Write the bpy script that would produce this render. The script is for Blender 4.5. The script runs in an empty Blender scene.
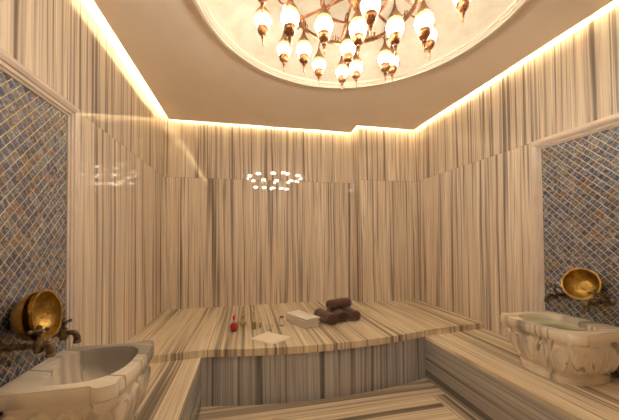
import bpy, bmesh, math, random
from mathutils import Vector, Matrix, noise
random.seed(7)
PI = math.pi
sc = bpy.context.scene
col = sc.collection
R = math.radians

# ------------------------------------------------------------------ room dimensions (metres)
XL, XR = -1.04, 2.495           # side walls
YB1, YB2, XJ = 4.16, 3.89, 1.608  # back wall, its nearer right part, and where it jogs
YF = -0.64                      # wall behind the viewer
ZP = 2.97                       # lowered ceiling panel
ZT = 3.16                       # slab above the cove
ZS = 2.23                       # seam between the wall slabs
DC = (0.753, 1.764); DR = 1.07  # round recess in the ceiling
ZB = 0.42                       # side bench height
ZG = 0.48                       # central platform height

# ------------------------------------------------------------------ object helpers
def link(name, me, mat=None, parent=None):
    o = bpy.data.objects.new(name, me); col.objects.link(o)
    if mat: me.materials.append(mat)
    if parent: o.parent = parent
    return o
def obj(name, bm, mat=None, parent=None, smooth=False, ang=40):
    me = bpy.data.meshes.new(name)
    bmesh.ops.recalc_face_normals(bm, faces=bm.faces[:])
    bm.to_mesh(me); bm.free()
    if smooth:
        for p in me.polygons: p.use_smooth = True
        me.set_sharp_from_angle(angle=R(ang))
    return link(name, me, mat, parent)
def empty(name, loc=(0, 0, 0), rz=0):
    o = bpy.data.objects.new(name, None); col.objects.link(o)
    o.location = loc; o.rotation_euler = (0, 0, rz); o.empty_display_size = .1
    return o
def tag(o, label=None, cat=None, group=None, kind=None):
    if label: o['label'] = label
    if cat: o['category'] = cat
    if group: o['group'] = group
    if kind: o['kind'] = kind
    return o
def box(bm, x0, x1, y0, y1, z0, z1, bev=0, seg=2):
    r = bmesh.ops.create_cube(bm, size=1)
    M = Matrix.Translation(((x0+x1)/2, (y0+y1)/2, (z0+z1)/2)) @ Matrix.Diagonal((x1-x0, y1-y0, z1-z0, 1))
    bmesh.ops.transform(bm, matrix=M, verts=r['verts'])
    if bev:
        es = list({e for v in r['verts'] for e in v.link_edges})
        bmesh.ops.bevel(bm, geom=es, offset=bev, segments=seg, affect='EDGES', profile=.5)
    return bm
def prism(bm, pts, z0, z1):
    a = [bm.verts.new((p[0], p[1], z0)) for p in pts]; b = [bm.verts.new((p[0], p[1], z1)) for p in pts]
    n = len(pts)
    bm.faces.new(a[::-1]); bm.faces.new(b)
    for i in range(n): bm.faces.new((a[i], a[(i+1) % n], b[(i+1) % n], b[i]))
    return bm
def lathe(bm, prof, seg=32, M=None, mod=None):
    rings = []
    for (r, z) in prof:
        if r < 1e-5: rings.append([bm.verts.new((0, 0, z))])
        else:
            ring = []
            for i in range(seg):
                t = 2*PI*i/seg; rr = r*(mod(t, r, z) if mod else 1)
                ring.append(bm.verts.new((rr*math.cos(t), rr*math.sin(t), z)))
            rings.append(ring)
    for a, b in zip(rings, rings[1:]):
        if len(a) == 1 and len(b) == 1: continue
        for i in range(seg):
            j = (i+1) % seg
            if len(a) == 1: bm.faces.new((a[0], b[i], b[j]))
            elif len(b) == 1: bm.faces.new((a[i], a[j], b[0]))
            else: bm.faces.new((a[i], a[j], b[j], b[i]))
    if M: bmesh.ops.transform(bm, matrix=M, verts=[v for r_ in rings for v in r_])
    return bm
def smooth_path(pts, n=6):
    P = [Vector(p) for p in pts]; out = []
    for i in range(len(P)-1):
        a = P[max(i-1, 0)]; b = P[i]; c = P[i+1]; d = P[min(i+2, len(P)-1)]
        for k in range(n):
            t = k/n
            out.append(.5*((2*b)+(c-a)*t+(2*a-5*b+4*c-d)*t*t+(3*b-a-3*c+d)*t**3))
    out.append(P[-1]); return out
def tube(bm, pts, rad, seg=8, closed=False, squash=None):
    P = [Vector(p) for p in pts]; n = len(P)
    rads = rad if isinstance(rad, (list, tuple)) else [rad]*n
    up = Vector((0, 0, 1)); rings = []
    prev = None
    for i in range(n):
        if closed: t = P[(i+1) % n]-P[(i-1) % n]
        else: t = P[min(i+1, n-1)]-P[max(i-1, 0)]
        t.normalize()
        if prev is None:
            s = t.cross(up)
            if s.length < .05: s = t.cross(Vector((1, 0, 0)))
        else:
            s = prev-t*prev.dot(t)
        s.normalize(); prev = s; w = s.cross(t)
        sx, sy = squash or (1, 1)
        rings.append([bm.verts.new(P[i]+(s*math.cos(2*PI*k/seg)*sx+w*math.sin(2*PI*k/seg)*sy)*rads[i]) for k in range(seg)])
    m = n if closed else n-1
    for i in range(m):
        a, b = rings[i], rings[(i+1) % n]
        for k in range(seg):
            bm.faces.new((a[k], a[(k+1) % seg], b[(k+1) % seg], b[k]))
    if not closed:
        bm.faces.new(rings[0]); bm.faces.new(rings[-1][::-1])
    return bm
def sphere(bm, c, r, u=16, v=10, sc_=(1, 1, 1)):
    bmesh.ops.create_uvsphere(bm, u_segments=u, v_segments=v, radius=1,
        matrix=Matrix.Translation(c) @ Matrix.Diagonal((r*sc_[0], r*sc_[1], r*sc_[2], 1)))
    return bm
def dir_matrix(n, c):
    """local +Z to direction n, local Y kept as near vertical as it can"""
    z = Vector(n).normalized(); up = Vector((0, 0, 1))
    x = up.cross(z); x.normalize(); y = z.cross(x)
    M = Matrix((x, y, z)).transposed().to_4x4(); M.translation = Vector(c)
    return M

# ------------------------------------------------------------------ material helpers
class NT:
    def __init__(s, name):
        s.m = bpy.data.materials.new(name); s.m.use_nodes = True
        s.t = s.m.node_tree; s.t.nodes.clear()
        s.out = s.n('ShaderNodeOutputMaterial'); s.b = s.n('ShaderNodeBsdfPrincipled')
        s.l(s.b.outputs[0], s.out.inputs[0])
    def n(s, k, **kw):
        x = s.t.nodes.new(k)
        for a, v in kw.items(): setattr(x, a, v)
        return x
    def l(s, a, b): s.t.links.new(a, b)
    def set(s, sock, v):
        if hasattr(v, 'is_linked') or hasattr(v, 'links'): s.l(v, sock)
        else: sock.default_value = v
    def math(s, op, a, b=None, c=None):
        x = s.n('ShaderNodeMath', operation=op)
        s.set(x.inputs[0], a)
        if b is not None: s.set(x.inputs[1], b)
        if c is not None: s.set(x.inputs[2], c)
        return x.outputs[0]
    def coord(s, which='Object'):
        tc = s.n('ShaderNodeTexCoord'); sp = s.n('ShaderNodeSeparateXYZ'); s.l(tc.outputs[which], sp.inputs[0])
        return tc.outputs[which], sp.outputs
    def xyz(s, x, y, z):
        c = s.n('ShaderNodeCombineXYZ')
        for i, v in enumerate((x, y, z)): s.set(c.inputs[i], v)
        return c.outputs[0]
    def noise(s, vec, scale, detail=2, rough=.5, dist=0):
        x = s.n('ShaderNodeTexNoise'); s.l(vec, x.inputs['Vector'])
        x.inputs['Scale'].default_value = scale; x.inputs['Detail'].default_value = detail
        x.inputs['Roughness'].default_value = rough; x.inputs['Distortion'].default_value = dist
        return x.outputs[0], x.outputs[1]
    def ramp(s, fac, stops, interp='LINEAR'):
        x = s.n('ShaderNodeValToRGB'); x.color_ramp.interpolation = interp; e = x.color_ramp.elements
        while len(e) < len(stops): e.new(.5)
        for i, (p, c) in enumerate(stops): e[i].position = p; e[i].color = (*c, 1)
        s.l(fac, x.inputs[0]); return x.outputs[0]
    def mix(s, fac, a, b, mode='MIX'):
        x = s.n('ShaderNodeMix', data_type='RGBA', blend_type=mode)
        s.set(x.inputs[0], fac)
        for i, v in ((6, a), (7, b)):
            if isinstance(v, tuple): x.inputs[i].default_value = (*v, 1)
            else: s.l(v, x.inputs[i])
        return x.outputs[2]
    def bump(s, h, dist=.01, st=1):
        x = s.n('ShaderNodeBump'); x.inputs['Distance'].default_value = dist; x.inputs['Strength'].default_value = st
        s.l(h, x.inputs['Height']); s.l(x.outputs[0], s.b.inputs['Normal'])
    def p(s, **kw):
        for k, v in kw.items():
            i = s.b.inputs[k.replace('_', ' ')]
            if isinstance(v, tuple) and len(v) == 3: v = (*v, 1)
            if hasattr(v, 'links'): s.l(v, i)
            else: i.default_value = v
        return s.m

def striped_marble(name, axis, along, seam=False, slab=0.0, tone=(1, 1, 1), grey=0.0, rough=.015, freq=1.0, off=0.0, spec=.62):
    """banded marble: the bands change along `axis` and run on along `along`"""
    t = NT(name); vec, o = t.coord('Object')
    u = o['XYZ'.index(axis)]; v = o['XYZ'.index(along)]
    if off: u = t.math('ADD', u, off)
    if seam:
        g = t.math('GREATER_THAN', o[2], ZS)
        u = t.math('ADD', u, t.math('MULTIPLY', g, 5.37))
        jz = t.math('ABSOLUTE', t.math('SUBTRACT', o[2], ZS))
    w = t.math('MULTIPLY', v, .30)
    uc = t.xyz(u, w, 0.0)
    # the bands wander a little
    wob, _ = t.noise(uc, 1.6, 2, .5)
    if slab:
        k = t.math('FLOOR', t.math('DIVIDE', u, slab))
        wn = t.n('ShaderNodeTexWhiteNoise', noise_dimensions='1D'); t.l(k, wn.inputs['W'])
        u2 = t.math('ADD', u, t.math('MULTIPLY', wn.outputs['Value'], 9.0))
    else: u2 = u
    u2 = t.math('ADD', u2, t.math('MULTIPLY', wob, .045))
    c1 = t.xyz(t.math('MULTIPLY', u2, 1.0), t.math('MULTIPLY', v, .016), 3.1)
    c2 = t.xyz(t.math('MULTIPLY', u2, 1.0), t.math('MULTIPLY', v, .008), 7.7)
    a, _ = t.noise(c1, 11*freq, 2, .55)        # broad bands
    b, _ = t.noise(c2, 30*freq, 2, .6)       # fine lines
    d, _ = t.noise(c1, 2.2*freq, 1, .5)       # slow change of tone
    s = t.math('ADD', t.math('MULTIPLY', a, .58), t.math('MULTIPLY', b, .50))
    s = t.math('ADD', t.math('SUBTRACT', s, .056), t.math('MULTIPLY', t.math('SUBTRACT', d, .5), .16))
    def T(c): 
        m = sum(c)/3
        return tuple(max(0, min(1, (x*(1-grey)+m*grey)*y)) for x, y in zip(c, tone))
    colr = t.ramp(s, [(.32, T((.17, .145, .13))), (.38, T((.27, .235, .21))), (.42, T((.42, .37, .33))), (.455, T((.60, .535, .47))),
                      (.50, T((.73, .665, .58))), (.535, T((.50, .44, .385))), (.57, T((.77, .71, .63))), (.62, T((.80, .745, .67))), (.66, T((.44, .385, .335))), (.72, T((.76, .70, .62)))])
    c3 = t.xyz(u2, t.math('MULTIPLY', v, .006), 1.3)
    e, _ = t.noise(c3, 21*freq, 2, .5)        # occasional sharp dark veins
    vein = t.ramp(e, [(.36, (1, 1, 1)), (.385, (0, 0, 0))])
    colr = t.mix(t.math('MULTIPLY', vein, .60), colr, T((.15, .125, .11)))
    if seam:
        line = t.math('LESS_THAN', jz, .0022)
        colr = t.mix(t.math('MULTIPLY', line, .5), colr, T((.2, .17, .14)))
    rn, _ = t.noise(vec, 5, 2)
    return t.p(Base_Color=colr, Roughness=t.math('ADD', rough, t.math('MULTIPLY', rn, .01)), Specular_IOR_Level=spec)

def basin_marble(name, tone, off, veins=.6, th=0.0):
    t = NT(name); vec, o = t.coord('Object')
    wv, _ = t.noise(vec, 4, 3, .6)
    u = t.math('ADD', t.math('ADD', o[1], t.math('MULTIPLY', o[0], .35)), t.math('MULTIPLY', wv, .05))
    u = t.math('ADD', u, off)
    c = t.xyz(u, 0.0, t.math('MULTIPLY', o[2], .12))
    a, _ = t.noise(c, 7, 2, .5); b, _ = t.noise(c, 24, 1, .5); cl, _ = t.noise(vec, 6, 3, .6)
    colr = t.ramp(a, [(.37-th, tuple(x*y for x, y in zip((.25, .235, .24), tone))), (.42-th, tuple(x*y for x, y in zip((.50, .45, .41), tone))),
                      (.47-th, tuple(x*y for x, y in zip((.76, .70, .61), tone))), (.62, tuple(x*y for x, y in zip((.86, .81, .74), tone)))])
    dv = t.ramp(b, [(.335, (1, 1, 1)), (.365, (0, 0, 0))])
    colr = t.mix(t.math('MULTIPLY', dv, veins), colr, (.20, .15, .12))
    colr = t.mix(t.math('MULTIPLY', cl, .25), colr, (.62, .55, .47))
    return t.p(Base_Color=colr, Roughness=.22)

def mosaic(name, sgn=1):
    t = NT(name); vec, o = t.coord('Object'); s = .0405/math.sqrt(.5)*math.sqrt(.5)
    wn0, _ = t.noise(vec, 30, 2)
    a = t.math('DIVIDE', t.math('MULTIPLY', t.math('ADD', o[1], o[2]), .7071), s)
    b = t.math('DIVIDE', t.math('MULTIPLY', t.math('SUBTRACT', o[2], o[1]), .7071), s)
    wob = t.math('MULTIPLY', t.math('SUBTRACT', wn0, .5), .10)
    a = t.math('ADD', a, wob); b = t.math('ADD', b, wob)
    ia, ib = t.math('FLOOR', a), t.math('FLOOR', b); fa, fb = t.math('FRACT', a), t.math('FRACT', b)
    wn = t.n('ShaderNodeTexWhiteNoise', noise_dimensions='2D'); t.l(t.xyz(ia, ib, 0.0), wn.inputs['Vector'])
    tile = t.ramp(wn.outputs['Value'], [(0, (.03, .05, .13)), (.2, (.07, .12, .24)), (.36, (.19, .24, .30)), (.50, (.15, .11, .08)),
                                        (.62, (.05, .08, .18)), (.74, (.27, .27, .27)), (.85, (.04, .035, .05)), (.94, (.28, .15, .05))], 'CONSTANT')
    mo, mc = t.noise(vec, 60, 3, .7)
    tile = t.mix(.50, tile, t.ramp(mo, [(.36, (.012, .014, .03)), (.46, (.06, .08, .13)), (.55, (.20, .17, .14)), (.64, (.60, .60, .60))]))
    big, _ = t.noise(vec, 3.2, 2)
    tile = t.mix(t.math('MULTIPLY', big, .38), tile, (.12, .18, .32))
    ea = t.math('MINIMUM', fa, t.math('SUBTRACT', 1.0, fa)); eb = t.math('MINIMUM', fb, t.math('SUBTRACT', 1.0, fb))
    edge = t.math('MINIMUM', ea, eb)
    g = t.math('MAXIMUM', t.ramp(eb, [(.035, (1, 1, 1)), (.065, (0, 0, 0))]), t.ramp(ea, [(.025, (.75, .75, .75)), (.05, (0, 0, 0))]))
    gn, _ = t.noise(vec, 9, 2)
    gc = t.ramp(gn, [(.38, (.62, .52, .40)), (.50, (.66, .42, .20)), (.62, (.76, .66, .52))])
    c = t.mix(g, tile, gc)
    # every tile faces a slightly different way
    h = t.math('ADD', t.math('MULTIPLY', t.math('SUBTRACT', wn.outputs['Value'], .5), t.math('MULTIPLY', fa, .8)),
               t.math('MULTIPLY', t.math('MINIMUM', edge, .12), 3.0))
    h = t.math('ADD', h, t.math('MULTIPLY', mo, .5))
    t.bump(h, .0035, .8)
    return t.p(Base_Color=c, Roughness=.22, Specular_IOR_Level=.7, Coat_Weight=.6, Coat_Roughness=.08)

def metal(name, c, c2, rough=.3, scale=30, bump=.0, bscale=90):
    t = NT(name); vec, o = t.coord('Object')
    a, _ = t.noise(vec, scale, 3, .6)
    cc = t.ramp(a, [(.35, c2), (.6, c)])
    if bump:
        v = t.n('ShaderNodeTexVoronoi'); t.l(vec, v.inputs['Vector']); v.inputs['Scale'].default_value = bscale
        t.bump(v.outputs['Distance'], bump)
    return t.p(Base_Color=cc, Metallic=1.0, Roughness=t.math('ADD', rough-.06, t.math('MULTIPLY', a, .14)))
def plain(name, c, rough=.6, var=.06, scale=8, **kw):
    t = NT(name); vec, o = t.coord('Object'); a, _ = t.noise(vec, scale, 3)
    cc = t.ramp(a, [(.3, tuple(x*(1-var) for x in c)), (.7, tuple(min(1, x*(1+var)) for x in c))])
    return t.p(Base_Color=cc, Roughness=rough, **kw)
def cloth(name, c, d=.002):
    t = NT(name); vec, o = t.coord('Object')
    a, _ = t.noise(vec, 340, 2); b, _ = t.noise(vec, 22, 3)
    cc = t.mix(t.math('MULTIPLY', b, .35), c, tuple(x*.68 for x in c))
    t.bump(t.math('ADD', a, t.math('MULTIPLY', b, .8)), d)
    return t.p(Base_Color=cc, Roughness=.95, Sheen_Weight=.35)
def glass(name, c, ior=1.45, rough=.0):
    t = NT(name); vec, o = t.coord('Object')
    return t.p(Base_Color=c, Transmission_Weight=1.0, Roughness=rough, IOR=ior)
def emitter(name, c, st):
    t = NT(name)
    return t.p(Base_Color=(.8, .8, .8), Emission_Color=c, Emission_Strength=st)

WARM = (1.05, .985, .94)
m_wall_x = striped_marble('wall_marble_across', 'X', 'Z', seam=True, slab=.78, tone=WARM, freq=1.6)
m_wall_y = striped_marble('wall_marble_side', 'Y', 'Z', seam=True, slab=.78, tone=WARM, freq=1.6, off=3.3)
m_top = striped_marble('bench_top_marble', 'X', 'Y', tone=(1.06, 1.0, .86), freq=1.55, rough=.12, off=1.9)
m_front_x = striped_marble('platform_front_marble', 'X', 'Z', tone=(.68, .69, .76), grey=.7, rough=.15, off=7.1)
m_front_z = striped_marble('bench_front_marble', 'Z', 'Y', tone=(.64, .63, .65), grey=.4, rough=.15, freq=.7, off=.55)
m_floor_x = striped_marble('floor_marble_across', 'Y', 'X', tone=(1.06, .98, .84), rough=.12, freq=.7, off=6.2)
m_floor_y = striped_marble('floor_marble_border', 'X', 'Y', tone=(1.06, .98, .84), rough=.12, freq=.7, off=2.2)
m_basin = basin_marble('carved_basin_marble', (1.0, .96, .91), 0.0, .7, .02)
m_basin2 = basin_marble('carved_basin_marble_grey', (.97, .95, .93), 2.6, .7, -.012)
m_frame = plain('niche_frame_stone', (.66, .56, .50), .22, .07, 6)
m_mosaic = mosaic('glazed_mosaic')
m_plaster = plain('ceiling_plaster', (.90, .80, .715), .75, .02, 3)
m_cove = plain('cove_white_paint', (.92, .88, .80), .8, .02)
m_mould = plain('moulding_plaster', (.84, .76, .66), .5, .02)
t = NT('dome_plaster'); vec, o = t.coord('Object'); a, _ = t.noise(vec, 6, 6, .7)
m_dome = t.p(Base_Color=t.ramp(a, [(.34, (.76, .68, .56)), (.5, (.84, .78, .68)), (.66, (.88, .84, .77))]), Roughness=.6)
m_brass = metal('antique_copper_brass', (.55, .27, .14), (.26, .11, .05), .3, 40)
m_brassd = metal('pierced_copper_brass', (.52, .24, .12), (.16, .07, .03), .30, 150, .0025, 160)
m_bowl = metal('hammered_gold_brass', (.50, .33, .09), (.30, .16, .04), .36, 26, .0016, 120)
m_bronze = metal('dark_bronze', (.20, .15, .09), (.09, .07, .05), .34, 50)
m_led = emitter('warm_light_strip', (1.0, .92, .58), 150.0)
m_brown = cloth('brown_terry', (.095, .036, .022), .004)
m_white = cloth('white_terry', (.94, .88, .82), .003)
m_linen = cloth('cream_linen', (.92, .83, .73), .0008)
m_glass = glass('clear_glass', (.98, .98, .96))
m_redglass = glass('red_glass', (.75, .01, .02))
t = NT('red_oil'); m_redoil = t.p(Base_Color=(.72, .006, .02), Roughness=.2)
t = NT('golden_oil'); m_oil = t.p(Base_Color=(.95, .76, .25), Roughness=.05, Transmission_Weight=.75, IOR=1.45)
m_cork = plain('cork', (.45, .27, .15), .8, .2, 120)
m_wax = plain('pale_wax', (.92, .84, .70), .4, .03)
t = NT('basin_water'); vec, o = t.coord('Object'); a, _ = t.noise(vec, 14, 2)
t.bump(a, .002, .4); m_water = t.p(Base_Color=(.46, .48, .24), Roughness=.04, Transmission_Weight=.55, IOR=1.33)
# lit mosaic glass of the lamps: brightest round the bulb, amber and dimmer up at the shoulder
t = NT('lit_cracked_glass'); vec, o = t.coord('Object')
v = t.n('ShaderNodeTexVoronoi', feature='DISTANCE_TO_EDGE'); t.l(vec, v.inputs['Vector']); v.inputs['Scale'].default_value = 75
cr = t.ramp(v.outputs['Distance'], [(.0, (.35, .35, .35)), (.12, (1, 1, 1))])
hz = t.math('ADD', t.math('MULTIPLY', o[2], 8.3), .5)
st = t.ramp(hz, [(.0, (.5, .5, .5)), (.20, (1, 1, 1)), (.42, (1, 1, 1)), (.53, (.08, .08, .08)), (.60, (.014, .014, .014)), (1.0, (.006, .006, .006))])
ec = t.ramp(hz, [(.0, (1, .89, .68)), (.5, (1, .90, .70)), (.70, (1, .74, .34)), (1.0, (.95, .60, .22))])
m_lit = t.p(Base_Color=(.38, .25, .10), Roughness=.25, Emission_Color=t.mix(1.0, ec, cr, 'MULTIPLY'), Emission_Strength=t.math('MULTIPLY', st, 60.0))

# ------------------------------------------------------------------ the setting
T = .10
def wall(name, pts, mat, z0=0, z1=ZT):
    o = obj(name, prism(bmesh.new(), pts, z0, z1), mat); tag(o, kind='structure'); return o
wall('wall_left', [(XL-T, YF), (XL, YF), (XL, YB1), (XL-T, YB1)], m_wall_y)
wall('wall_right', [(XR, YF), (XR+T, YF), (XR+T, YB2), (XR, YB2)], m_wall_y)
wall('wall_back', [(XL-T, YB1), (XJ, YB1), (XJ, YB1+T), (XL-T, YB1+T)], m_wall_x)
wall('wall_back_right', [(XJ, YB2), (XR+T, YB2), (XR+T, YB1+T), (XJ, YB1+T)], m_wall_x)
wall('wall_front', [(XL-T, YF-T), (XR+T, YF-T), (XR+T, YF), (XL-T, YF)], m_wall_x)
# the return of the jog carries the same marble turned round the corner
bm = bmesh.new(); box(bm, XJ-.004, XJ+.0005, YB2-.0005, YB1, 0, ZT)
tag(obj('trim_1', bm, m_wall_y), kind='structure')

fl = obj('floor', box(bmesh.new(), XL, XR, YF, 2.60, -.08, 0), m_floor_x); tag(fl, kind='structure')
# raised border strips framing the floor
def arc_front(x, inset=0.0):
    return 2.59-.125*(1-((x-.69)/1.05)**2)+inset
bm = bmesh.new()
xs = [-.36+2.105*i/24 for i in range(25)]
pts = [(x, arc_front(x, .012)) for x in xs]+[(1.745, 2.30), (-.36, 2.30)]
prism(bm, pts, .0, .006); obj('trim_2', bm, m_floor_x); tag(bpy.data.objects['trim_2'], kind='structure')
o = obj('trim_3', box(bmesh.new(), 1.61, 1.744, YF, 2.30, 0, .006), m_floor_y); tag(o, kind='structure')
o = obj('trim_4', box(bmesh.new(), -.359, -.225, YF, 2.30, 0, .006), m_floor_y); tag(o, kind='structure')

# lowered ceiling panel with its round opening
bm = bmesh.new()
outer = [(XL+.08, YF), (XR-.08, YF), (XR-.08, YB2-.083), (XJ-.069, YB2-.083), (XJ-.069, YB1-.083), (XL+.08, YB1-.083)]
N = 96
hole = [(DC[0]+(DR+.005)*math.cos(2*PI*i/N), DC[1]+(DR+.005)*math.sin(2*PI*i/N)) for i in range(N)]
def ring_edges(pts, z):
    vs = [bm.verts.new((p[0], p[1], z)) for p in pts]
    return vs, [bm.edges.new((vs[i], vs[(i+1) % len(vs)])) for i in range(len(vs))]
for z in (ZP, ZP+.014):
    vo, eo = ring_edges(outer, z); vh, eh = ring_edges(hole, z)
    bmesh.ops.triangle_fill(bm, edges=eo+eh, use_beauty=True)
    if z == ZP: a0, h0 = vo, vh
for A, B in ((a0, vo), (h0, vh)):
    for i in range(len(A)):
        bm.faces.new((A[i], A[(i+1) % len(A)], B[(i+1) % len(A)], B[i]))
ceil = obj('ceiling', bm, m_plaster); tag(ceil, kind='structure')
obj('cove_slab', box(bmesh.new(), XL-T, XR+T, YF-T, YB1+T, ZT+.12, ZT+.18), m_cove, ceil)
bm = bmesh.new()
for x0, x1, y0, y1 in ((XL-T, XL, YF-T, YB1+T), (XR, XR+T, YF-T, YB1+T), (XL, XR, YB1, YB1+T), (XL, XR, YF-T, YF)):
    box(bm, x0, x1, y0, y1, ZT, ZT+.12)
obj('cove_upstand', bm, m_cove, ceil)
# shallow dome
prof = []
for i in range(15):
    q = 1-i/14
    prof.append((1.03*q, ZP+.006+.26*(1-q*q)))
bm = bmesh.new(); lathe(bm, prof, 96, Matrix.Translation((*DC, 0)))
obj('dome', bm, m_dome, ceil, True, 80)
prof = [(1.090, ZP+.004), (1.090, ZP-.018), (1.084, ZP-.038), (1.074, ZP-.040), (1.060, ZP-.038), (1.056, ZP-.030), (1.045, ZP-.028),
        (1.042, ZP-.018), (1.030, ZP-.016), (1.027, ZP+.004), (1.0, ZP+.02)]
bm = bmesh.new(); lathe(bm, prof, 128, Matrix.Translation((*DC, 0)))
o = obj('trim_5', bm, m_mould, None, True, 30); tag(o, kind='structure')

# light strips lying in the cove, behind the panel's edge
def strip(x0, x1, y0, y1, label):
    o = obj('light_strip', box(bmesh.new(), x0, x1, y0, y1, ZP+.0145, ZP+.024), m_led)
    tag(o, label, 'light strip', None); return o
e = .045
strip(XL+.08+e, XL+.092+e, YF+.05, YB1-.16, 'warm light strip hidden in the ceiling cove along the left wall')
strip(XR-.092-e, XR-.08-e, YF+.05, YB2-.16, 'warm light strip hidden in the ceiling cove along the right wall')
strip(XL+.15, XJ-.14, YB1-.095-e, YB1-.083-e, 'warm light strip hidden in the ceiling cove along the long back wall')
strip(XJ-.02, XR-.15, YB2-.095-e, YB2-.083-e, 'warm light strip in the ceiling cove over the protruding right part of the back wall')
strip(XJ-.127, XJ-.115, YB2-.10, YB1-.16, 'short warm light strip at the step in the back ceiling cove')

# ------------------------------------------------------------------ platform and benches
def platform_outline(d):
    p = [(XL, YB1), (XL, 2.53+d), (-.36, 2.575+d)]
    p += [(x, arc_front(x, d)) for x in xs[1:-1]]
    p += [(1.745, 2.59+d), (1.752, 2.60+d), (XR, 2.665+d), (XR, YB2), (XJ-.004, YB2), (XJ-.004, YB1)]
    return p
plat = empty('marble_platform', (0, 0, 0))
tag(plat, 'low marble platform with a curved front filling the back of the room', 'platform')
obj('base', prism(bmesh.new(), platform_outline(.014), 0, ZB), m_front_x, plat)
bm = prism(bmesh.new(), platform_outline(0), ZB, ZG)
es = [e_ for e_ in bm.edges if abs(e_.verts[0].co.z-ZG) < 1e-5 and abs(e_.verts[1].co.z-ZG) < 1e-5 and max(v.co.y for v in e_.verts) < 2.70]
bmesh.ops.bevel(bm, geom=es, offset=.007, segments=2, affect='EDGES')
obj('top_slab', bm, m_top, plat)
def bench(x0, x1, y1a, y1b, label):
    b = empty('marble_bench', (0, 0, 0)); tag(b, label, 'bench')
    obj('base', prism(bmesh.new(), [(x0, YF), (x1, YF), (x1, y1b), (x0, y1a)], 0, ZB-.03), m_front_z, b)
    obj('top_slab', prism(bmesh.new(), [(x0, YF), (x1, YF), (x1, y1b), (x0, y1a)], ZB-.03, ZB), m_top, b)
    return b
bench(XL, -.362, 2.540, 2.587, 'striped marble bench along the left wall under the left basin')
bench(1.748, XR, 2.610, 2.676, 'striped marble bench along the right wall under the right basin')

# ------------------------------------------------------------------ mosaic niches
def niche(wx, s, label):
    """s = +1: faces +x"""
    nb = empty('mosaic_niche', (wx, 1.69, ZB)); tag(nb, label, 'wall niche')
    y0, y1, zt = 1.385, 2.0, 2.145
    W = .09
    # frame profile: (distance outward from the opening, height off the wall)
    prof = [(0, .004), (0, .012), (.012, .016), (.014, .024), (.030, .026), (.034, .034), (.050, .042), (.066, .040), (.078, .030), (.082, .018), (.090, .014), (.090, 0)]
    path = [(y0, 0, -1, 0), (y0, zt, -1, 1), (y1, zt, 1, 1), (y1, 0, 1, 0)]
    bm = bmesh.new(); rows = []
    for (y, z, dy, dz) in path:
        rows.append([bm.verts.new((s*h, y+dy*d-1.69, (z+dz*d if z else ZB)-ZB)) for d, h in prof])
    for a, b in zip(rows, rows[1:]):
        for i in range(len(prof)-1): bm.faces.new((a[i], a[i+1], b[i+1], b[i]))
    obj('frame', bm, m_frame, nb, True, 25)
    p = obj('mosaic_panel', box(bmesh.new(), min(s*.0005, s*.006), max(s*.0005, s*.006), y0-1.69, y1-1.69, 0, zt-ZB), m_mosaic, nb)
    return nb
niche(XL, 1, 'framed blue and brown diamond mosaic niche on the left wall')
niche(XR, -1, 'framed blue and brown diamond mosaic niche on the right wall')

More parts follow.
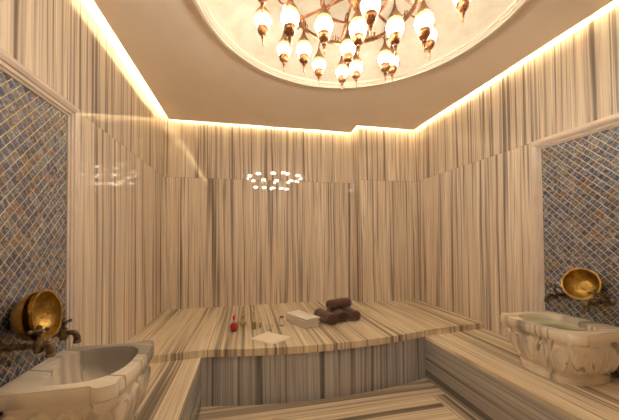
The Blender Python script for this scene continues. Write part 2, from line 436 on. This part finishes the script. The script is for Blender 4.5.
# ------------------------------------------------------------------ carved basins
def make_basin(wx, s, mat, label, water):
    root = empty('carved_basin', (wx, 1.70, ZB)); tag(root, label, 'basin')
    CX, A, B = .262, .250, .278
    HT = .36
    def sup(t, a, b, n): 
        c, s_ = abs(math.cos(t)), abs(math.sin(t))
        return ((c/a)**n+(s_/b)**n)**(-1/n)
    lug_angs = [math.atan2(.285, .19), -math.atan2(.285, .19)]
    def lug(t, w):
        v = 0
        for L in lug_angs:
            d = abs((t-L+PI) % (2*PI)-PI)
            v = max(v, max(0, 1-(d/w)**4)) if d < w else v
        return v
    NT_ = 512
    def outer_r(t, z):
        if z >= .292:   # rim
            k = 1.0
            if z > HT-.008: k = .985
            if z < .30: k = .975
            return sup(t, A, B, 4.2 if math.cos(t) > 0 else 9)*k+.038*lug(t, .17)
        base = [(0, .78), (.045, .78), (.052, .745), (.062, .76), (.10, .84), (.15, .905), (.20, .935), (.25, .94), (.292, .93)]
        for (z0, k0), (z1, k1) in zip(base, base[1:]):
            if z0 <= z <= z1: k = k0+(k1-k0)*(z-z0)/(z1-z0); break
        n = 2.6+1.6*min(1, z/.28)
        if math.cos(t) < 0: n = 9
        r = sup(t, A, B, n)*k
        # gadroons: rounded petals with narrow grooves
        if z > .055:
            # raised petals: arched at the top, narrowing to the foot, each with a sunk middle
            NP = 16; ph = ((t/(2*PI)*NP+.25) % 1)*2-1
            def arch(z0, z1, w0):
                if not z0 < z < z1: return 0
                q = (z-z0)/(z1-z0)
                return w0*(min(1, .55+.6*q))*math.sqrt(max(0, 1-max(0, (q-.72)/.28)**2))*min(1, (q/.08))
            def sm(x): x = max(0, min(1, x)); return x*x*(3-2*x)
            wo = arch(.058, .262, .92); wi = arch(.095, .240, .58)
            r -= .010
            fl = 1-lug(t, .20)
            if wo > 0: r += (.010+.010*fl)*sm((wo-abs(ph))/.20)
            if wi > 0: r -= .0105*fl*sm((wi-abs(ph))/.20)
        pw = .06+.12*max(0, (z-.12))/.17
        r += (.030*min(1, max(0, (z-.10)/.06)))*lug(t, pw)*(.5+.5*min(1, z/.292))
        return r
    zs = [0, .01, .04, .045, .052, .062]+[.068+.0065*i for i in range(34)]+[.2885, .292, .296, .302, .345, .353, HT]
    zs = sorted(set(round(z, 4) for z in zs))
    bm = bmesh.new(); rings = []
    def pt(r, t, z): 
        x = CX+r*math.cos(t); y = r*math.sin(t)
        x = max(x, .006)
        return (s*x, y, z)
    for z in zs: rings.append([bm.verts.new(pt(outer_r(2*PI*i/NT_, z), 2*PI*i/NT_, z)) for i in range(NT_)])
    # inside of the bowl, with three stepped ledges on the wall side
    inner = [(HT, 1.0), (HT-.006, .985), (.30, .965), (.24, .92), (.18, .84), (.13, .70), (.10, .5), (.09, .2)]
    for z, k in inner:
        ring = []
        for i in range(NT_):
            t_ = 2*PI*i/NT_; r = sup(t_, A-.052, B-.050, 2.7)*k
            x = CX+r*math.cos(t_); y = r*math.sin(t_)
            if k > .6:
                for yy, xm in ((-.13, .175), (-.045, .135), (.04, .100)):
                    if y < yy and x < xm: x = xm; break
            ring.append(bm.verts.new((s*x, y, z)))
        rings.append(ring)
    for a, b in zip(rings, rings[1:]):
        for i in range(NT_):
            j = (i+1) % NT_; bm.faces.new((a[i], a[j], b[j], b[i]))
    bm.faces.new(rings[0]); bm.faces.new(rings[-1])
    obj('bowl', bm, mat, root, True, 50)
    # carved drop under each corner lug
    for L in lug_angs:
        bm = bmesh.new()
        rows = []
        for z, w, d0, d1 in ((.296, .046, .26, .352), (.27, .044, .26, .345), (.235, .030, .25, .325), (.205, .016, .24, .305), (.19, .018, .235, .298), (.14, .010, .20, .262)):
            dx, dy = math.cos(L), math.sin(L)
            row = []
            for k in range(5):
                q = -1+k*.5; dd = d1-.010*q*q
                row.append(bm.verts.new((s*(CX+dx*dd-dy*w*q), dy*dd+dx*w*q, z)))
            row.append(bm.verts.new((s*(CX+dx*d0-dy*w), dy*d0+dx*w, z)))
            row.append(bm.verts.new((s*(CX+dx*d0+dy*w), dy*d0-dx*w, z)))
            rows.append(row)
        for a, b in zip(rows, rows[1:]):
            for i in range(7): bm.faces.new((a[i], a[(i+1) % 7], b[(i+1) % 7], b[i]))
        bm.faces.new(rows[0]); bm.faces.new(rows[-1])
        obj('corner_bracket', bm, mat, root, True, 50)
    if water:
        bm = bmesh.new()
        vs = []
        for i in range(64):
            t_ = 2*PI*i/64; r = sup(t_, A-.052, B-.050, 2.7)*.972
            x = CX+r*math.cos(t_); y = r*math.sin(t_)
            for yy, xm in ((-.13, .175), (-.045, .135), (.04, .100)):
                if y < yy and x < xm: x = xm; break
            vs.append(bm.verts.new((s*x, y, .322)))
        bm.faces.new(vs)
        obj('water', bm, m_water, root)
    return root
make_basin(XL+.008, 1, m_basin2, 'carved grey-veined marble basin on the left bench, empty', False)
make_basin(XR-.008, -1, m_basin, 'carved cream marble basin on the right bench, filled with water', True)

# ------------------------------------------------------------------ taps
def make_tap(wx, s, y, z, label, reach=.15, sp=1.0):
    root = empty('bronze_tap', (wx, y, z)); tag(root, label, 'tap', None)
    X = lambda d: s*d
    bm = bmesh.new()
    lathe(bm, [(0, 0), (.034, 0), (.034, .006), (.022, .012), (.016, .020), (0, .020)], 20, dir_matrix((s, 0, 0), (0, 0, 0)))
    obj('wall_flange', bm, m_bronze, root, True)
    bm = bmesh.new()
    tube(bm, [(X(.014), 0, 0), (X(reach), 0, 0)], .0125, 12)
    for d in (.05, .10): lathe(bm, [(.0125, -.005), (.0175, -.003), (.0175, .003), (.0125, .005)], 16, dir_matrix((s, 0, 0), (X(d), 0, 0)))
    lathe(bm, [(0, -.032), (.016, -.028), (.022, -.012), (.025, 0), (.022, .014), (.017, .022), (.020, .028), (.014, .034), (0, .036)], 20, Matrix.Translation((X(reach), 0, 0)))
    obj('body', bm, m_bronze, root, True)
    bm = bmesh.new()
    p = smooth_path([(X(reach), 0, .0), (X(reach+.03*sp), 0, .006), (X(reach+.062*sp), 0, .004), (X(reach+.078*sp), 0, -.016), (X(reach+.079*sp), 0, -.040)], 5)
    tube(bm, p, [.013+.003*i/(len(p)-1) for i in range(len(p))], 12)
    lathe(bm, [(0, -.006), (.0185, -.006), (.0195, .002), (.016, .007), (0, .007)], 16, Matrix.Translation((X(reach+.079*sp), 0, -.043)))
    obj('spout', bm, m_bronze, root, True)
    bm = bmesh.new()
    lathe(bm, [(.008, .03), (.008, .055), (.014, .058), (.016, .064), (.011, .070), (.009, .076), (0, .077)], 16, Matrix.Translation((X(reach), 0, 0)))
    for k in range(4):
        a = PI/4+k*PI/2
        tube(bm, [(X(reach), 0, .064), (X(reach)+.026*math.cos(a), .026*math.sin(a), .066)], .0055, 8)
        sphere(bm, (X(reach)+.028*math.cos(a), .028*math.sin(a), .066), .0095, 12, 8)
    sphere(bm, (X(reach), 0, .082), .010, 12, 8)
    obj('handle', bm, m_bronze, root, True)
    return root
make_tap(XL+.006, 1, 1.515, .940, 'bronze tap in front of the two bowls above the left basin, near the picture edge', .15, .55)
make_tap(XL+.006, 1, 1.80, .905, 'bronze tap beside the frame above the left basin, right of the two bowls', .095, .8)
make_tap(XR-.006, -1, 1.545, .940, 'bronze tap above the right basin, at the right end of the brass bowl', .14)
make_tap(XR-.006, -1, 1.835, .935, 'bronze tap above the right basin, left of and behind the brass bowl', .11)

# ------------------------------------------------------------------ bowls
def make_bowl(c, n, r, d, label, group=None):
    prof = []
    K = 12
    for i in range(K+1):
        a = i/K*PI/2
        prof.append((r*math.sin(a)**.85 if i else 0, -d*math.cos(a)**1.0))
    outp = prof[:]
    th = .003
    inp = [(max(0, p[0]-th), p[1]+th*1.2) for p in prof][::-1]
    full = [(0, -d)]+outp[1:]+[(r+.006, .001), (r+.007, .004), (r+.001, .005), (r-.004, .003)]+inp[1:-1]+[(0, -d+th*1.2)]
    M = dir_matrix(n, c)
    root = empty('hammam_bowl', c); root.matrix_world = M
    tag(root, label, 'bowl', group)
    bm = bmesh.new(); lathe(bm, full, 56, None)
    obj('shell', bm, m_bowl, root, True, 35)
    bm = bmesh.new()
    def star(t_, r_, z_): return 1+.10*math.cos(12*t_)
    lathe(bm, [(0, 0.004), (r*.10, .0075), (r*.20, .007), (r*.26, .0045), (r*.42, .004), (r*.46, .001)], 72, Matrix.Translation((0, 0, -d+.0035)), star)
    obj('boss', bm, m_bowl, root, True, 35)
    return root
nl = Vector((.99, .03, .14)).normalized()
cl = Vector((-.918, 1.630, 1.055))
make_bowl(cl, nl, .108, .080, 'front brass bowl of the nested pair leaning over the left basin')
make_bowl(cl-nl*.030+Vector((-.0, -.012, -.004)), nl, .112, .080, 'back brass bowl of the nested pair, mostly hidden behind the front bowl')
make_bowl((2.395, 1.662, 1.050), (-.93, -.20, .28), .110, .080, 'shallow brass bowl propped on the taps over the right basin')

# ------------------------------------------------------------------ towels
def folded(cx, cy, z, rz, L, W, h, k, label):
    """a towel folded over and over: one continuous strip laid to and fro"""
    root_path = []
    lay = 2; t_ = h/lay
    hw = W/2
    pts = []
    for l in range(lay):
        zz = t_*(l+.5); d = 1 if l % 2 == 0 else -1
        for i in range(9):
            x = -d*(hw-t_/2)+d*(2*hw-t_)*i/8
            pts.append((x, zz))
        if l < lay-1:
            for a in (30, 60, 90, 120, 150):
                pts.append((d*(hw-t_/2)+d*t_*.5*math.sin(R(a)), zz+t_/2-t_/2*math.cos(R(a))))
    bm = bmesh.new(); NY = 16; rows = []
    th = t_*.80
    def off(i, sgn):
        a = Vector(pts[max(i-1, 0)]); b = Vector(pts[min(i+1, len(pts)-1)]); t2 = (b-a).normalized()
        return Vector((-t2.y, t2.x))*sgn*th/2
    rnd = k*3.7
    for j in range(NY+1):
        y = -L/2+L*j/NY
        up_, dn = [], []
        edge = min(j, NY-j)
        kk = .55 if edge == 0 else 1
        for i, p in enumerate(pts):
            ki = .55 if i in (0, len(pts)-1) else 1
            nz = .0016*noise.noise(Vector((p[0]*9+rnd, y*9, rnd)))
            xx = .004*noise.noise(Vector((y*7, rnd, 2)))
            a = Vector(p)+off(i, 1)*kk*ki; b = Vector(p)+off(i, -1)*kk*ki
            ef = max(max(0, abs(p[0])/hw-.80)/.20, max(0, abs(y)/(L/2)-.88)/.12)
            sq = 1-.42*ef*ef
            a.y = h/2+(a.y-h/2)*sq; b.y = h/2+(b.y-h/2)*sq
            up_.append(bm.verts.new((a.x+xx, y, a.y+nz))); dn.append(bm.verts.new((b.x+xx, y, b.y+nz)))
        rows.append(up_+dn[::-1])
    m = len(rows[0])
    for a, b in zip(rows, rows[1:]):
        for i in range(m): bm.faces.new((a[i], a[(i+1) % m], b[(i+1) % m], b[i]))
    n2 = m//2
    for row in (rows[0], rows[-1]):
        for i in range(n2-1): bm.faces.new((row[i], row[i+1], row[m-2-i], row[m-1-i]))
    o = obj('folded_towel', bm, m_white, None, True, 60)
    o.location = (cx, cy, z); o.rotation_euler = (0, 0, rz)
    tag(o, label, 'towel', 'folded white towels in one stack'); return o
names = ['folded white towel at the bottom of the stack', 'folded white towel second from the bottom of the stack',
         'folded white towel third from the bottom of the stack, just under the top one', 'folded white towel lying on top of the stack']
for k in range(4):
    folded(.592+.004*(k % 2), 3.115-.003*k, ZG+.0012+k*.0262, R(24+(-1.2, 1.5, -.6, .8)[k]), .39, .185, .0258, k, names[k])

def rolled(c, axis, L, r, label, seed, squash=.94):
    bm = bmesh.new(); turns = 3.6; n = 110; th = r/(turns+.35)
    pts = []
    for i in range(n+1):
        a = i/n*turns*2*PI; rr = .008+(r-.008-th/2)*(i/n)**.9
        pts.append((rr*math.cos(a), rr*math.sin(a)))
    NY = 18; rows = []
    for j in range(NY+1):
        y = -L/2+L*j/NY; e_ = min(j, NY-j)
        row = []; row2 = []
        for i, p in enumerate(pts):
            a = Vector(pts[max(i-1, 0)]); b = Vector(pts[min(i+1, n)]); t2 = (b-a).normalized(); nn = Vector((-t2.y, t2.x))
            h = th*.47*(.62 if e_ == 0 else 1)*(.5 if i == n else 1)
            g = 1+.13*noise.noise(Vector((p[0]*12+seed, y*9, p[1]*12)))-(.05 if e_ == 0 else 0)
            yo = .014*noise.noise(Vector((i*.045, seed, 0)))*(1 if j > NY/2 else -1)*(abs(j-NY/2)/(NY/2))+(.010*(1-i/n))*(-1 if j > NY/2 else 1)*(abs(j-NY/2)/(NY/2))
            A_ = Vector(p)*g+nn*h; B_ = Vector(p)*g-nn*h
            row.append(bm.verts.new((A_.x, y+yo, A_.y*squash))); row2.append(bm.verts.new((B_.x, y+yo, B_.y*squash)))
        rows.append(row+row2[::-1])
    m = len(rows[0])
    for a, b in zip(rows, rows[1:]):
        for i in range(m): bm.faces.new((a[i], a[(i+1) % m], b[(i+1) % m], b[i]))
    n2 = m//2
    for row in (rows[0], rows[-1]):
        for i in range(n2-1): bm.faces.new((row[i], row[i+1], row[m-2-i], row[m-1-i]))
    o = obj('rolled_towel', bm, m_brown, None, True, 60)
    o.location = c; o.rotation_euler = (0, 0, math.atan2(-axis[0], axis[1]))
    tag(o, label, 'towel', 'rolled brown towels'); return o
zr = ZG+.064
rolled((.868, 3.12, zr), (-.30, 1), .31, .068, 'rolled brown towel nearest the white towels, at the left of the pile', 1.0)
rolled((1.015, 3.17, zr), (-.18, 1), .30, .068, 'rolled brown towel in the middle of the bottom row of the pile', 5.0)
rolled((1.160, 3.18, zr), (-.24, 1), .31, .068, 'rolled brown towel at the right end of the bottom row of the pile', 9.0)
rolled((1.045, 3.19, zr+.112), (1, .30), .29, .064, 'rolled brown towel lying across the top of the pile', 13.0)

# cream cloth laid as a diamond
bm = bmesh.new(); G = 12
c0, c1, c2, c3 = [Vector(p) for p in ((.030, 2.735, 0), (.223, 2.560, 0), (.430, 2.690, 0), (.208, 2.905, 0))]
def quad(u, v, z):
    p = c0*(1-u)*(1-v)+c1*u*(1-v)+c2*u*v+c3*(1-u)*v
    return (p.x, p.y, z+.0022*(noise.noise(Vector((u*3, v*3, z*90)))+.45))
for lay in range(2):
    zb = ZG+.001+lay*.0050
    s_ = .0 if lay == 0 else .02
    top = [[bm.verts.new(quad(s_+(1-2*s_)*i/G, s_+(1-2*s_)*j/G, zb+.0038)) for j in range(G+1)] for i in range(G+1)]
    bot = [[bm.verts.new(quad(s_+(1-2*s_)*i/G, s_+(1-2*s_)*j/G, zb)) for j in range(G+1)] for i in range(G+1)]
    for i in range(G):
        for j in range(G):
            bm.faces.new((top[i][j], top[i+1][j], top[i+1][j+1], top[i][j+1])); bm.faces.new((bot[i][j], bot[i][j+1], bot[i+1][j+1], bot[i+1][j]))
    for i in range(G):
        bm.faces.new((top[i][0], bot[i][0], bot[i+1][0], top[i+1][0])); bm.faces.new((top[i+1][G], bot[i+1][G], bot[i][G], top[i][G]))
        bm.faces.new((top[0][i+1], bot[0][i+1], bot[0][i], top[0][i])); bm.faces.new((top[G][i], bot[G][i], bot[G][i+1], top[G][i+1]))
o = obj('wash_cloth', bm, m_linen, None, True, 40)
tag(o, 'flat folded cream cloth near the platform edge in front of the bottles', 'cloth')

# ------------------------------------------------------------------ bottles and glasses
def vessel(name, loc, prof, mat, label, cat, fill=None, fillmat=None, stop=None, stopmat=None, th=.0022):
    root = empty(name, loc); tag(root, label, cat)
    inn = [(max(r-th, 0), z+(th if i == 0 else 0)) for i, (r, z) in enumerate(prof)][::-1]
    inn = [(r, max(z, prof[0][1]+th)) for r, z in inn]
    full = [(0, prof[0][1])]+prof+inn+[(0, prof[0][1]+th)]
    bm = bmesh.new(); lathe(bm, full, 28); obj('body', bm, mat, root, True, 40)
    if fill:
        bm = bmesh.new(); lathe(bm, [(0, fill[0][1])]+fill+[(0, fill[-1][1])], 24); obj('liquid', bm, fillmat, root, True, 40)
    if stop:
        bm = bmesh.new(); lathe(bm, [(0, stop[0][1])]+stop+[(0, stop[-1][1])], 20); obj('stopper', bm, stopmat, root, True, 40)
    return root
zt = ZG+.0005
vessel('oil_bottle', (-.111, 3.036, zt),
       [(.018, 0), (.034, .008), (.043, .028), (.043, .048), (.034, .070), (.018, .084), (.0105, .092), (.0105, .118), (.014, .121)], m_glass,
       'round red glass flask with a thin neck, leftmost item on the platform', 'bottle',
       [(.016, .0045), (.031, .011), (.0395, .029), (.0395, .047), (.031, .067), (.015, .081)], m_redoil,
       [(.0075, .108), (.0075, .122), (.013, .124), (.015, .134), (.011, .148), (.004, .152)], m_redoil)
vessel('oil_bottle', (-.024, 3.186, zt),
       [(.018, 0), (.030, .006), (.038, .026), (.036, .044), (.024, .060), (.010, .070), (.010, .092), (.013, .094)], m_glass,
       'small round clear glass flask with a little golden oil, beside the red flask', 'bottle',
       [(.016, .004), (.027, .009), (.0345, .026), (.034, .033)], m_oil,
       [(.0072, .082), (.0078, .096), (.010, .098), (.010, .106)], m_cork)
vessel('oil_bottle', (.086, 3.052, zt),
       [(.020, 0), (.023, .004), (.023, .085), (.020, .100), (.010, .118), (.009, .158), (.0125, .160)], m_glass,
       'tall slim clear bottle half filled with golden oil, near the flasks', 'bottle',
       [(.0195, .004), (.0205, .007), (.0205, .066)], m_oil,
       [(.0062, .145), (.0066, .164), (.0095, .167), (.0095, .180)], m_cork)
vessel('glass_cup', (.150, 3.105, zt),
       [(.014, 0), (.017, .003), (.018, .060), (.020, .085)], m_glass,
       'narrow clear glass with a pale candle, just right of the tall oil bottle', 'glass',
       [(.0145, .004), (.0150, .007), (.0150, .052)], m_wax)
vessel('glass_cup', (.235, 2.985, zt),
       [(.020, 0), (.028, .004), (.033, .024), (.034, .046)], m_glass,
       'low empty clear glass behind the cream cloth', 'glass')
vessel('glass_jar', (.375, 3.085, zt),
       [(.026, 0), (.030, .004), (.030, .070), (.024, .082), (.022, .094), (.026, .096)], m_glass,
       'clear glass jar with a small cork, close to the left side of the white towels', 'jar',
       None, None, [(.0195, .084), (.0205, .098), (.022, .100), (.022, .108)], m_cork)

# ------------------------------------------------------------------ chandelier
CC = Vector((.69, 1.72, 0)); ZH = 2.905
ch = empty('chandelier', (CC.x, CC.y, 0)); ch.location = (CC.x, CC.y, ZH)
tag(ch, 'large copper ring chandelier with many lit glass drop lamps under the dome', 'chandelier')
def loc(p): return Vector((p[0]-CC.x, p[1]-CC.y, p[2]-ZH))
def hoop(name, r, z, hgt, wid, crowns):
    bm = bmesh.new(); n = 72
    prof = [(r-wid, z-hgt/2), (r+wid, z-hgt/2), (r+wid*1.3, z-hgt*.2), (r+wid, z+hgt/2), (r-wid, z+hgt/2), (r-wid*1.3, z)]
    rings = [[bm.verts.new((q[0]*math.cos(2*PI*i/n), q[0]*math.sin(2*PI*i/n), q[1])) for q in prof] for i in range(n)]
    for i in range(n):
        a, b = rings[i], rings[(i+1) % n]
        for k in range(6): bm.faces.new((a[k], b[k], b[(k+1) % 6], a[(k+1) % 6]))
    o = obj(name, bm, m_brass, ch, True, 30)
    return o
outer = hoop('outer_hoop', .40, 0, .022, .009, True)
inner = hoop('inner_hoop', .215, .02, .016, .006, False)
# fleur crowns on the outer hoop
for i in range(18):
    a = 2*PI*(i+.5)/18
    bm = bmesh.new()
    tang = Vector((-math.sin(a), math.cos(a), 0)); P0 = Vector((.40*math.cos(a), .40*math.sin(a), .01))
    Z = Vector((0, 0, 1))
    tube(bm, [P0, P0+Z*.03, P0+Z*.055], [.004, .006, .0012], 6)
    for s_ in (-1, 1):
        tube(bm, smooth_path([P0+tang*s_*.006, P0+tang*s_*.020+Z*.012, P0+tang*s_*.024+Z*.030, P0+tang*s_*.014+Z*.036], 3), .0035, 6)
    sphere(bm, P0+Z*.012, .009, 8, 6)
    obj('crown_ornament', bm, m_brass, outer, True)
for i in range(6):
    a = R(25)+2*PI*i/6; d = Vector((math.cos(a), math.sin(a), 0))
    bm = bmesh.new(); tube(bm, [d*.03+Vector((0, 0, .05)), d*.215+Vector((0, 0, .022)), d*.40], .0085, 8)
    obj('spoke', bm, m_brass, ch, True)
bm = bmesh.new()
lathe(bm, [(0, -.06), (.008, -.055), (.012, -.035), (.03, -.01), (.045, .02), (.045, .05), (.025, .08), (.012, .11), (.012, .22), (.02, .235), (.012, .25), (.010, .335)], 24)
obj('stem', bm, m_brass, ch, True)
bm = bmesh.new(); lathe(bm, [(0, .29), (.03, .29), (.075, .335), (.085, .36), (0, .372)][::1], 32); obj('ceiling_rose', bm, m_brass, ch, True)
def chain(a, b):
    bm = bmesh.new(); a, b = Vector(a), Vector(b); L = (b-a).length; n = int(L/.019); d = (b-a)/n
    s1 = d.cross(Vector((0, 0, 1))).normalized(); s2 = d.normalized().cross(s1)
    for i in range(n):
        c = a+d*(i+.5); s_ = s1 if i % 2 else s2
        pts = [c+d.normalized()*(.0125*math.cos(t_))+s_*(.0068*math.sin(t_)) for t_ in [2*PI*k/10 for k in range(10)]]
        tube(bm, pts, .0021, 5, closed=True)
    obj('chain', bm, m_brass, ch, True)
for i in range(6):
    a = R(55)+2*PI*i/6
    chain((.395*math.cos(a), .395*math.sin(a), .012), (.03*math.cos(a), .03*math.sin(a), .27))

# one lamp, then its copies
def lamp_meshes():
    bm = bmesh.new()
    lathe(bm, [(.028, -.058), (.039, -.043), (.047, -.019), (.0495, .004), (.047, .026), (.039, .048), (.028, .060), (.012, .066)], 24)
    g = obj('lamp_globe', bm, m_lit, ch, True, 80)
    bm = bmesh.new()
    def scal(t_, r_, z_): return 1+.05*math.cos(8*t_)
    lathe(bm, [(.0450, .033), (.0440, .040), (.037, .054), (.028, .068), (.018, .086), (.0100, .108), (.005, .135), (0, .136)], 32, None, scal)
    cap = obj('lamp_cap', bm, m_brass, g, True, 50)
    bm = bmesh.new()
    lathe(bm, [(.029, -.044), (.036, -.047), (.037, -.054), (.033, -.060), (.0345, -.066), (.033, -.078), (.024, -.092), (.014, -.098), (.010, -.101), (0, -.1015)], 28)
    cup = obj('lamp_cup', bm, m_brassd, g, True, 40)
    bm = bmesh.new()
    lathe(bm, [(0, -.098), (.009, -.1005), (.009, -.106), (.013, -.112), (.010, -.119), (.006, -.123), (.009, -.130), (.006, -.137), (.004, -.142), (.006, -.150), (.0035, -.158), (0, -.176)], 20)
    fin = obj('lamp_finial', bm, m_brass, g, True, 40)
    return g, cap, cup, fin
src = None
def add_lamp(p, hang):
    global src
    q = loc(p)
    if src is None: src = lamp_meshes(); g = src[0]
    else:
        g = src[0].copy(); col.objects.link(g); g.parent = ch
        for c in src[1:]:
            d = c.copy(); col.objects.link(d); d.parent = g
    g.location = q
    g.rotation_euler = (0, 0, random.uniform(0, 6))
    # arm out of the hoop, up and over, then down to the lamp cap
    rad = Vector((q.x, q.y, 0)); u = rad.normalized(); rr = rad.length
    base = .40 if rr > .30 else .215
    zc = q.z+.133
    bm = bmesh.new()
    if hang:                       # hangs on a thin rod from the ring above it
        P1 = u*base+Vector((0, 0, 0 if base > .3 else .02)); top = Vector((q.x, q.y, max(P1.z+.01, zc+.02)))
        if (P1-top).length > .02:
            tube(bm, smooth_path([P1, (P1+top)/2+Vector((0, 0, .025)), top, Vector((q.x, q.y, zc))], 5), .0042, 6)
        else: tube(bm, [top, Vector((q.x, q.y, zc))], .004, 6)
    else:
        P1 = u*base
        top = max(zc+.025, .03)
        tube(bm, smooth_path([P1, P1+u*(rr-base)*.30+Vector((0, 0, -.012)), P1+u*(rr-base)*.55+Vector((0, 0, top*.6)), P1+u*(rr-base)*.85+Vector((0, 0, top)), Vector((q.x, q.y, zc))], 5), .0052, 8)
    obj('lamp_arm', bm, m_brass, ch, True)
ZO = 2.79
LO = [((.119, 1.845), ZO), ((.288, 2.10), ZO), ((.584, 2.227), ZO), ((.795, 2.283), ZO), ((.886, 2.20), ZO), ((1.137, 2.073), ZO), ((1.242, 1.751), ZO),
      ((1.225, 1.417), ZO), ((1.03, 1.24), ZO), ((.74, 1.13), ZO), ((.45, 1.17), ZO), ((.21, 1.34), ZO), ((.10, 1.58), ZO)]
LI = [((.245, 1.548), 2.60), ((.440, 1.560), 2.60), ((.637, 1.543), 2.60), ((.841, 1.493), 2.60), ((.98, 1.425), 2.60),
      ((.402, 1.936), 2.70), ((.695, 1.865), 2.70), ((.996, 1.916), 2.70), ((.638, 1.375), 2.60)]
for p, z in LO: add_lamp((*p, z), False)
for p, z in LI: add_lamp((*p, z), True)

# ------------------------------------------------------------------ camera
yaw, roll, F, sy, pitch = .2181, -.0092, 291.7442, 22.6958, .01957
f = Vector((math.sin(yaw)*math.cos(pitch), math.cos(yaw)*math.cos(pitch), math.sin(pitch)))
r0 = Vector((math.cos(yaw), -math.sin(yaw), 0)); u0 = r0.cross(f)
r1 = r0*math.cos(roll)+u0*math.sin(roll); u1 = -r0*math.sin(roll)+u0*math.cos(roll)
cd = bpy.data.cameras.new('camera'); cam = bpy.data.objects.new('camera', cd); col.objects.link(cam)
M = Matrix((r1, u1, -f)).transposed().to_4x4(); M.translation = Vector((0, 0, 1.40)); cam.matrix_world = M
cd.sensor_fit = 'HORIZONTAL'; cd.sensor_width = 36; cd.lens = F/619*36; cd.shift_y = sy/619; cd.clip_start = .02
sc.camera = cam

w = bpy.data.worlds.new('world'); sc.world = w; w.use_nodes = True
w.node_tree.nodes['Background'].inputs[0].default_value = (0, 0, 0, 1)
sc.view_settings.view_transform = 'Standard'; sc.view_settings.look = 'None'
sc.view_settings.exposure = 0.56; sc.view_settings.gamma = 1; sc.view_settings.use_curve_mapping = False
sc.cycles.max_bounces = 12; sc.cycles.diffuse_bounces = 8; sc.cycles.glossy_bounces = 4; sc.cycles.transmission_bounces = 10
sc.cycles.sample_clamp_indirect = 8; sc.cycles.use_denoising = True
sc.cycles.caustics_reflective = False
